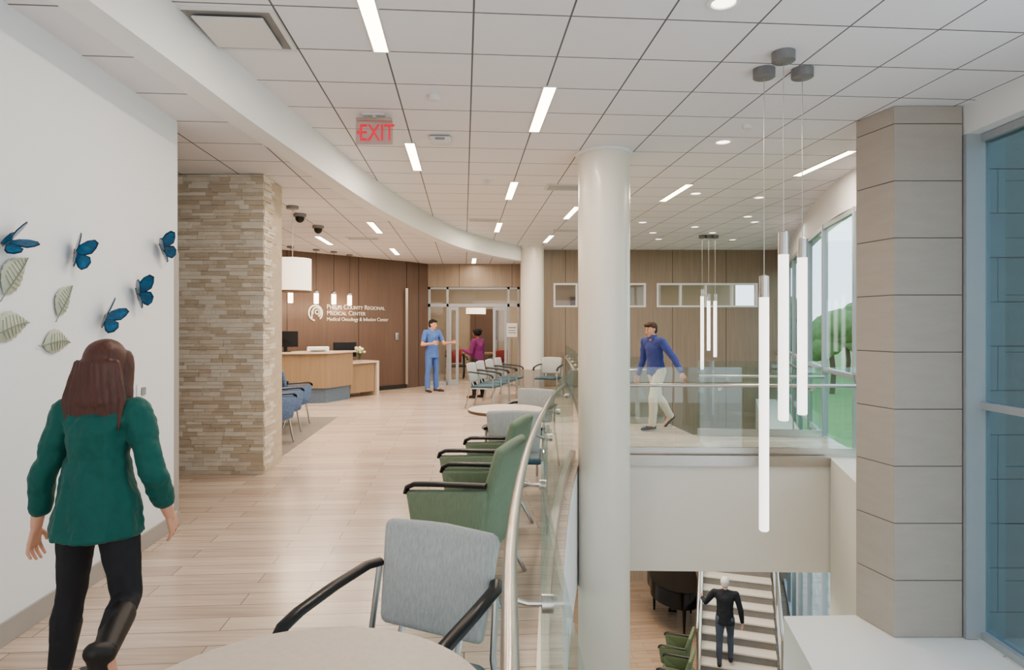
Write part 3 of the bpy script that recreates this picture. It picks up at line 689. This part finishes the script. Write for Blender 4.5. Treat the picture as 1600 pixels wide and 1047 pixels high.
# ---------------------------------------------------------------- people
tex=bpy.data.textures.new('cloth_folds','CLOUDS'); tex.noise_scale=.09; tex.noise_depth=2
def remesh(g,vox,mat,name,smooth=4,disp=0,fac=.5):
    me=bpy.data.meshes.new('t'); me.from_pydata(g.v,[],g.f); me.update()
    b=bmesh.new(); b.from_mesh(me); bmesh.ops.recalc_face_normals(b,faces=b.faces); b.to_mesh(me); b.free()
    o=bpy.data.objects.new('t',me); COL.objects.link(o)
    r=o.modifiers.new('r','REMESH'); r.mode='VOXEL'; r.voxel_size=vox; r.use_smooth_shade=True
    if smooth: s=o.modifiers.new('s','SMOOTH'); s.iterations=smooth; s.factor=fac
    if disp:
        d=o.modifiers.new('d','DISPLACE'); d.texture=tex; d.strength=disp; d.mid_level=.4; d.texture_coords='LOCAL'
    dg=bpy.context.evaluated_depsgraph_get(); dg.update()
    m=bpy.data.meshes.new_from_object(o.evaluated_get(dg)); bpy.data.objects.remove(o)
    m.materials.clear(); m.materials.append(mat); m.name=name
    m.polygons.foreach_set('use_smooth',[True]*len(m.polygons)); return m
def person(loc,rz,H,lab,arms,legs,lean=(0,0,1),female=False,skin=m_skinA,topm=None,botm=None,shoem=None,hairm=None,hair='short',sleeve=2.0,hem=0.0,flare=0,vox=.008,headyaw=0,headpitch=0,boots=False,loose=.0,collar=False,shdrop=0.0):
    h=H; ln=V(lean).normalized(); P=V((0,0,0))
    C=P+ln*.2*h; N=P+ln*.295*h
    sw=(.091 if female else .112)*h
    SH={'L':P+ln*(.266-shdrop)*h+V((sw,0,0)),'R':P+ln*(.266-shdrop)*h+V((-sw,0,0))}
    HP={'L':V((.048*h,0,0)),'R':V((-.048*h,0,0))}
    J={}
    low=0
    for s in 'LR':
        u,f=arms[s][:2]; E=SH[s]+V(u).normalized()*.172*h; Wr=E+V(f).normalized()*.145*h; J['a'+s]=(SH[s],E,Wr,V(f).normalized())
        t,sh,ft=legs[s]; K=HP[s]+V(t).normalized()*.245*h; An=K+V(sh).normalized()*.235*h
        fd=V(ft).normalized(); J['l'+s]=(HP[s],K,An,fd)
        toe=An+fd*.1*h+V((0,0,-.02*h)); low=min(low,An.z-.04*h,toe.z-.012*h)
    up=V((0,0,-low))
    root=EMP('person',loc,(0,0,math.radians(rz)),label=lab,category='person')
    hc=N+V((0,-.022*h,.068*h))
    HM=Matrix.Translation(hc+up)@Matrix.Rotation(math.radians(headyaw),4,'Z')@Matrix.Rotation(math.radians(headpitch),4,'X')
    k=h/1.75
    cw=.86 if female else 1.0
    def torso(g,e,down=0.0,fl=0):
        pe=(P+up,( (.090 if female else .090)*h+e,.060*h+e,.055*h+e)); wa=(P+ln*.1*h+up,((.066 if female else .080)*h+e,.050*h+e,.04*h+e)); ch=(C+up,(.088*h*cw+e,.060*h+e,.065*h+e))
        g.hull([pe,wa]); g.hull([wa,ch]); 
        g.hull([(P+ln*.2*h+up+V((0,.005,0)),(.085*h*cw+e,.054*h+e,.05*h+e)),(SH['L']+up-V((.012*h,0,0)),.027*h+e),(SH['R']+up+V((.012*h,0,0)),.027*h+e)])
        g.hull([(SH['L']*.55+N*.45+up+V((0,.006*h,-.006*h)),.020*h+e*.5),(SH['R']*.55+N*.45+up+V((0,.006*h,-.006*h)),.020*h+e*.5),(N+up-V((0,0,.006*h)),.027*h+e*.3)])
        if female:
            for sx in (-1,1): g.hull([(C+up+V((sx*.042*h,-.042*h,-.005*h)),.034*h+e)])
        if down: g.hull([(C*.6+P*.4+up,(.074*h+e,.054*h+e,.03*h+e)),(P+up-V((0,0,down*h)),((.088+fl)*h+e,(.064+fl)*h+e,.012))])
    def arm(g,s,e,upto=2.0):
        S,E,Wr,fd=[x+up for x in J['a'+s][:3]]+[J['a'+s][3]]
        t=min(1,upto); X=S.lerp(E,t); g.hull([(S,.029*h+e),(X,(.029-.007*t)*h+e*(1.25 if upto<=1 else 1))])
        if upto>1:
            t=upto-1; X=E.lerp(Wr,t); g.hull([(E,.022*h+e),(E.lerp(Wr,min(.3,t)),.022*h+e)]); g.hull([(E.lerp(Wr,min(.3,t)),.022*h+e),(X,(.022-.0075*t)*h+e)])
    def leg(g,s,e,bot=1.0):
        Hh,K,An=[x+up for x in J['l'+s][:3]]
        g.hull([(Hh,(.050*h+e)),(Hh.lerp(K,.4),.044*h+e)]); g.hull([(Hh.lerp(K,.4),.044*h+e),(K,.031*h+e)]); c=K.lerp(An,.3)+V((0,.008*h,0))
        g.hull([(K,.031*h+e),(c,.032*h+e)]); g.hull([(c,.032*h+e),(K.lerp(An,bot),.021*h+e+(loose if e else 0))])
    g=G(); torso(g,0)
    for s in 'LR':
        arm(g,s,0); leg(g,s,0)
        An,fd=J['l'+s][2]+up,J['l'+s][3]
        g.hull([(An,.021*h),(An+V((0,0,-.025*h))-fd*.015*h,.018*h),(An+fd*.1*h+V((0,0,-.028*h)),.014*h)])
        Wr,f=J['a'+s][2]+up,J['a'+s][3]
        side=V((1 if s=='L' else -1,0,0)); pn_=(side-f*side.dot(f)).normalized()
        if len(arms[s])>2: pn_=(V(arms[s][2])-f*V(arms[s][2]).dot(f)).normalized()
        ac=f.cross(pn_).normalized()
        if ac.dot(V((0,-1,0)))<0 and abs(f.z)>.5: ac=-ac
        if abs(f.z)<=.5 and ac.z<0: ac=-ac
        g.hull([(Wr,.014*h*.95),(Wr+f*.03*k,(.02*k))])
        g.hull([(Wr+f*.02*k+ac*.015*k,.014*k),(Wr+f*.02*k-ac*.015*k,.014*k),(Wr+f*.09*k+ac*.03*k,.0125*k),(Wr+f*.09*k-ac*.03*k,.0115*k)])
        for i,L in enumerate((.068,.078,.072,.056)):
            a=(1.5-i)*.0215*k; b0=Wr+f*.088*k+ac*a; sp=ac*(1.5-i)*.012*k
            d1=(f*1.0-pn_*.25).normalized(); d2=(f*.8-pn_*.65).normalized()
            b1=b0+d1*L*.5*k+sp*.6; b2=b1+d2*L*.5*k
            g.hull([(b0,.0092*k),(b1,.0086*k)]); g.hull([(b1,.0086*k),(b2,.0074*k)])
        t0=Wr+f*.03*k+ac*.024*k; t1=t0+(f*.6+ac*.7-pn_*.25).normalized()*.038*k; t2=t1+(f*.95+ac*.2-pn_*.3).normalized()*.032*k
        g.hull([(t0,.013*k),(t1,.0105*k)]); g.hull([(t1,.0105*k),(t2,.0085*k)])
    g.hull([(N+up-V((0,0,.03*h)),.031*h),(hc+up+V((0,.012,-.03*k)),.029*h)])
    def hh(ells): g.hull(ells,2,HM)
    hh([((0,.012*k,.025*k),(.074*k,.092*k,.088*k)),((0,-.02*k,-.03*k),(.06*k,.062*k,.05*k))])
    hh([((0,-.02*k,-.02*k),(.062*k,.062*k,.05*k)),((0,-.045*k,-.085*k),(.028*k,.03*k,.022*k)),((.035*k,0,-.06*k),(.02*k)),((-.035*k,0,-.06*k),(.02*k))])
    hh([((0,-.082*k,.01*k),.008*k),((0,-.104*k,-.03*k),(.012*k,.012*k,.009*k))]); hh([((.012*k,-.09*k,-.034*k),.008*k),((-.012*k,-.09*k,-.034*k),.008*k)])
    hh([((.03*k,-.07*k,.022*k),(.02*k,.012*k,.007*k)),((-.03*k,-.07*k,.022*k),(.02*k,.012*k,.007*k))])
    hh([((.018*k,-.077*k,-.058*k),.007*k),((-.018*k,-.077*k,-.058*k),.007*k),((0,-.083*k,-.058*k),.009*k)])
    for sx in (-1,1): hh([((sx*.076*k,.012*k,.01*k),(.008*k,.017*k,.022*k)),((sx*.072*k,.008*k,-.015*k),(.007*k,.01*k,.014*k))])
    OB('body',remesh(g,vox*.7,skin,'body',2),root)
    for sx in (-1,1): part('eye',G().mat(0).hull([((sx*.03*k,-.071*k,.002*k),(.013*k,.013*k,.008*k))],2,HM).mat(1).hull([((sx*.03*k,-.082*k,.002*k),(.0055*k,.004*k,.0055*k))],2,HM),[m_eye,m_iris],root)
    part('mouth',G().hull([((.02*k,-.082*k,-.058*k),.003*k),((-.02*k,-.082*k,-.058*k),.003*k),((0,-.091*k,-.056*k),(.008*k,.004*k,.006*k))],2,HM),m_lip,root)
    for sx in (-1,1): part('eyebrow',G().hull([((sx*.018*k,-.083*k,.026*k),.0035*k),((sx*.045*k,-.073*k,.027*k),.003*k)],1,HM),hairm,root)
    g=G(); torso(g,.012,hem,flare)
    for s in 'LR': arm(g,s,.011+ (.004 if flare>.01 else 0),sleeve)
    OB('shirt',remesh(g,vox,topm,'shirt',6,.018 if flare<.01 else .028),root)
    if collar:
        part('collar',G().lathe([(.036*h,0),(.038*h,.025*h),(.044*h,.01*h),(.046*h,-.006*h)],tuple(N+up+V((0,-.004*h,.0))),n=24),topm,root)
    g=G(); g.hull([(P+up,((.088 if female else .090)*h+.006,.060*h+.006,.05*h)),(P+ln*.05*h+up,((.074)*h+.006,.05*h+.006,.03*h))])
    for s in 'LR': leg(g,s,.007+loose*.5,.97)
    OB('trousers',remesh(g,vox,botm,'trousers',4,.012),root)
    for s in 'LR':
        K,An,fd=J['l'+s][1]+up,J['l'+s][2]+up,J['l'+s][3]
        ps=(V((0,0,-1))-fd*V((0,0,-1)).dot(fd)).normalized()
        g=G(); g.hull([(An,.027*h),(An+ps*.018*h-fd*.018*h,.023*h)]); g.hull([(An+ps*.016*h-fd*.016*h,(.022*h)),(An+fd*.06*h+ps*.02*h,.021*h)]); g.hull([(An+fd*.05*h+ps*.021*h,.021*h),(An+fd*.105*h+ps*.026*h,(.019*h,.02*h,.014*h))])
        if boots: g.hull([(An,.027*h),(K.lerp(An,.35),.038*h)])
        OB('shoe',remesh(g,vox,shoem,'shoe',2),root)
    g=G()
    if hair=='short':
        g.hull([((0,.028*k,.04*k),(.081*k,.09*k,.085*k)),((0,.055*k,-.01*k),(.066*k,.055*k,.06*k))],3,HM)
        g.hull([((.03*k,-.06*k,.078*k),(.035*k,.03*k,.03*k)),((-.03*k,-.06*k,.082*k),(.035*k,.03*k,.03*k)),((0,.0,.095*k),(.06*k,.06*k,.035*k))],2,HM)
    elif hair=='afro':
        g.hull([((0,.03*k,.045*k),(.1*k,.1*k,.098*k))],3,HM); g.hull([((0,.11*k,.08*k),(.055*k,.05*k,.055*k))],2,HM); g.hull([((0,-.05*k,.08*k),(.06*k,.045*k,.04*k))],2,HM)
    else:
        g.hull([((0,.02*k,.04*k),(.088*k,.1*k,.092*k)),((0,.06*k,-.05*k),(.096*k,.07*k,.07*k))],3,HM)
        g.hull([((0,.06*k,-.04*k),(.099*k,.072*k,.07*k)),((0,.085*k,-.15*k),(.122*k,.055*k,.06*k))],3,HM)
        g.hull([((0,.085*k,-.15*k),(.122*k,.05*k,.05*k)),((-.05*k,.095*k,-.25*k),(.07*k,.03*k,.02*k)),((.06*k,.095*k,-.235*k),(.06*k,.03*k,.02*k))],3,HM)
        for i in range(9):
            a=-1.0+i*.25; g.hull([((.09*k*a,.115*k-.03*k*a*a,.02*k),.018*k),((.13*k*a,.125*k-.02*k*a*a,-.15*k),.016*k),((.12*k*a,.115*k,-.28*k+.02*k*(i%3)),.006*k)],1,HM)
        for sx in (-1,1): g.hull([((sx*.075*k,-.03*k,.02*k),(.02*k,.04*k,.06*k)),((sx*.088*k,.0,-.14*k),(.022*k,.04*k,.05*k))],2,HM)
    OB('hair',remesh(g,vox*.8,hairm,'hair',3,.008),root)
    return root
blackc=M('black_cloth',srgb(38,37,42),.8,amt=.1); blackl=M('black_leather',srgb(36,32,31),.5,amt=.15)
person((-1.75,2.70,0),180,1.60,'walking woman in loose green blouse and black trousers',
  {'L':((.34,.06,-1),(.22,-.10,-1)),'R':((-.32,.05,-1),(.0,-.50,-.85))},
  {'L':((.16,-.12,-1),(.12,.06,-1),(0,-1,-.05)),'R':((-.14,.02,-1),(-.36,1,-.16),(-.15,-.25,-1))},
  lean=(-.02,-.05,1),female=True,topm=M('green_blouse',srgb(8,86,78),.7,scale=(20,20,6),amt=.14,sheen=.1),botm=blackc,shoem=blackl,hairm=M('brown_long_hair',srgb(84,50,41),.5,scale=(120,120,6),amt=.5),hair='long',sleeve=1.62,hem=.075,flare=.022,boots=True,vox=.006,shdrop=.022)
scr=M('scrubs_blue',srgb(92,124,188),.8,amt=.08)
person((-1.9,15.2,0),48,1.80,'man in blue scrubs standing and gesturing with open hand',
  {'L':((.25,-.35,-.9),(.15,-.95,.12)),'R':((-.3,.05,-1),(.35,-.9,.12))},
  {'L':((.08,-.02,-1),(.02,.02,-1),(.3,-1,0)),'R':((-.08,.0,-1),(-.02,.04,-1),(-.3,-1,0))},
  topm=scr,botm=scr,shoem=M('grey_shoes',srgb(70,68,70),.6),hairm=M('dark_brown_hair',srgb(34,24,20),.6,amt=.3),sleeve=.62,hem=.07,flare=.006,loose=.012,headyaw=8)
person((-.74,13.86,0),-125,1.57,'woman in purple sweater and black trousers talking with hands raised',
  {'L':((.25,-.1,-1),(.0,-.75,.25)),'R':((-.25,-.15,-1),(.2,-.8,.1))},
  {'L':((.06,-.08,-1),(.0,.02,-1),(.1,-1,0)),'R':((-.06,.05,-1),(0,.08,-1),(-.1,-1,0))},
  female=True,skin=m_skinB,topm=M('purple_sweater',srgb(112,36,92),.8,amt=.12),botm=blackc,shoem=blackl,hairm=M('black_curly_hair',srgb(20,17,17),.9,amt=.3,bump=1,bs=60),hair='afro',sleeve=1.9,hem=.04,flare=.004)
person((2.2,9.75,0),-62,1.73,'walking man in blue shirt and khaki trousers touching handrail',
  {'L':((.5,.35,-.85),(.5,.1,-.75)),'R':((-.25,.1,-1),(-.1,-.3,-.95))},
  {'L':((.02,-.38,-1),(.0,-.02,-1),(0,-1,.0)),'R':((-.02,.28,-1),(.0,.62,-.8),(0,-.8,-.55))},
  lean=(0,-.14,1),topm=M('blue_checked_shirt',srgb(68,80,144),.8,scale=(40,40,40),amt=.25),botm=M('khaki_cotton',srgb(224,214,196),.85,amt=.06),shoem=M('brown_leather_shoe',srgb(58,46,42),.5),hairm=M('brown_hair',srgb(70,46,34),.6,amt=.35),sleeve=1.95,hem=.03,flare=.004,loose=.008,collar=True,headyaw=0,headpitch=8)
person((4.0,12.02,-4.83),162,1.74,'grey-haired man in black sweater climbing the stairs',
  {'L':((.5,-.25,-.8),(.25,-.9,-.1)),'R':((-.30,.1,-1),(-.1,-.25,-.95))},
  {'L':((.04,.0,-1),(.0,.08,-1),(0,-1,0)),'R':((-.04,-.45,-.9),(.0,.25,-1),(0,-1,0))},
  lean=(0,-.08,1),topm=M('black_sweater',srgb(30,32,38),.85,amt=.15),botm=M('slate_trousers',srgb(76,84,98),.85,amt=.1),shoem=blackl,hairm=M('grey_hair',srgb(188,184,178),.7,amt=.15),sleeve=1.95,hem=.05,flare=.006)
# ---------------------------------------------------------------- exterior
OB('lawn',G().prism([(-60,-80),(260,-80),(260,260),(-60,260)],-5.6,-5.3).mesh('lawn',[m_grass]),label='green lawn outside the windows',category='ground',kind='structure')
def tree(x,y,s):
    r=EMP('deciduous_tree',(x,y,-5.3),label='leafy green tree on lawn outside windows',category='tree',group='trees outside')
    part('trunk',G().tube([(0,0,0),(.1*s,0,1.2*s),(0,.1*s,2.6*s)],.16*s,8),m_bark,r)
    g=G()
    for i in range(12):
        a=random.uniform(0,6.28); q=random.uniform(0,1.1)*s; g.hull([((q*math.cos(a),q*math.sin(a),(2.6+random.uniform(0,2))*s),random.uniform(.6,1.0)*s)],2)
    part('foliage',g,m_tree,r)
for x,y,s in ((32,64,1.6),(40,70,1.9),(36,56,1.4),(30,72,2),(44,84,1.8),(50,92,1.8),(60,100,2.2)): tree(x,y,s)
g=G().mat(1).box((5.7,8.7,-5.3),(12,9,7)).mat(0)
z=-5.3
while z<7:
    x=5.68+((int((z+5.3)/.6))%2)*-.3
    while x<12:
        g.box((max(x,5.68),8.66,z),(min(x+.9,12)-.012,8.72,z+.588)); x+=.9
    z+=.6
OB('wall_exterior_wing',g.mesh('wing',[m_ext,m_cmu_joint],False),kind='structure')
# ---------------------------------------------------------------- lights
w=bpy.data.worlds.new('world'); scene.world=w; w.use_nodes=True; nt=w.node_tree; bg=nt.nodes['Background']
tc=nt.nodes.new('ShaderNodeTexCoord'); sp=nt.nodes.new('ShaderNodeSeparateXYZ'); cr=nt.nodes.new('ShaderNodeValToRGB')
nt.links.new(tc.outputs['Generated'],sp.inputs[0]); nt.links.new(sp.outputs[2],cr.inputs[0]); nt.links.new(cr.outputs[0],bg.inputs[0])
cr.color_ramp.elements[0].color=(.84,.94,1,1); cr.color_ramp.elements[1].color=(.52,.70,.92,1); bg.inputs[1].default_value=2.4
area((4.0,2,1.2),6,3.6,100,(.84,.92,1),(0,math.radians(90),0))  # added daylight fill just inside the near windows, not a lamp
area((1.0,-2.2,1.2),7,3.5,120,(.94,.96,1),(math.radians(90),0,0))  # added cool fill from behind the camera
area((-.8,18.8,3.05),3,2,70,(1,.86,.70)); area((4,18.5,3.0),5,2,50,(1,.86,.70))
area((3,12.5,-1.6),2,3,100,(1,.86,.71)); area((2.3,9,-1.5),2.5,1.5,60,(1,.86,.71)); area((-4.2,11.0,3.1),3,3,100,(1,.85,.68)); area((-1,13,3.1),2,3,45); area((4,13,3.4),2.5,3,60,(1,.9,.8))  # broad fill lights added over the void, lower level and reception, without fixtures
for x,y in ((-4.5,13),(-4.13,13.5),(-3.87,13.9),(-3.68,14.5)):
    p=bpy.data.lights.new('lamp','POINT'); p.energy=6; p.color=(1,.78,.55); p.shadow_soft_size=.05; o=bpy.data.objects.new('lamp_or_fill_light',p); COL.objects.link(o); o.location=(x,y,1.95)
# ---------------------------------------------------------------- camera
cam=bpy.data.cameras.new('camera'); cam.lens=22.5; cam.sensor_width=36; cam.shift_y=-15.5/1600; cam.clip_end=500
co=bpy.data.objects.new('camera',cam); COL.objects.link(co); co.location=(0,0,1.58); co.rotation_euler=(math.radians(90),0,0)
scene.camera=co
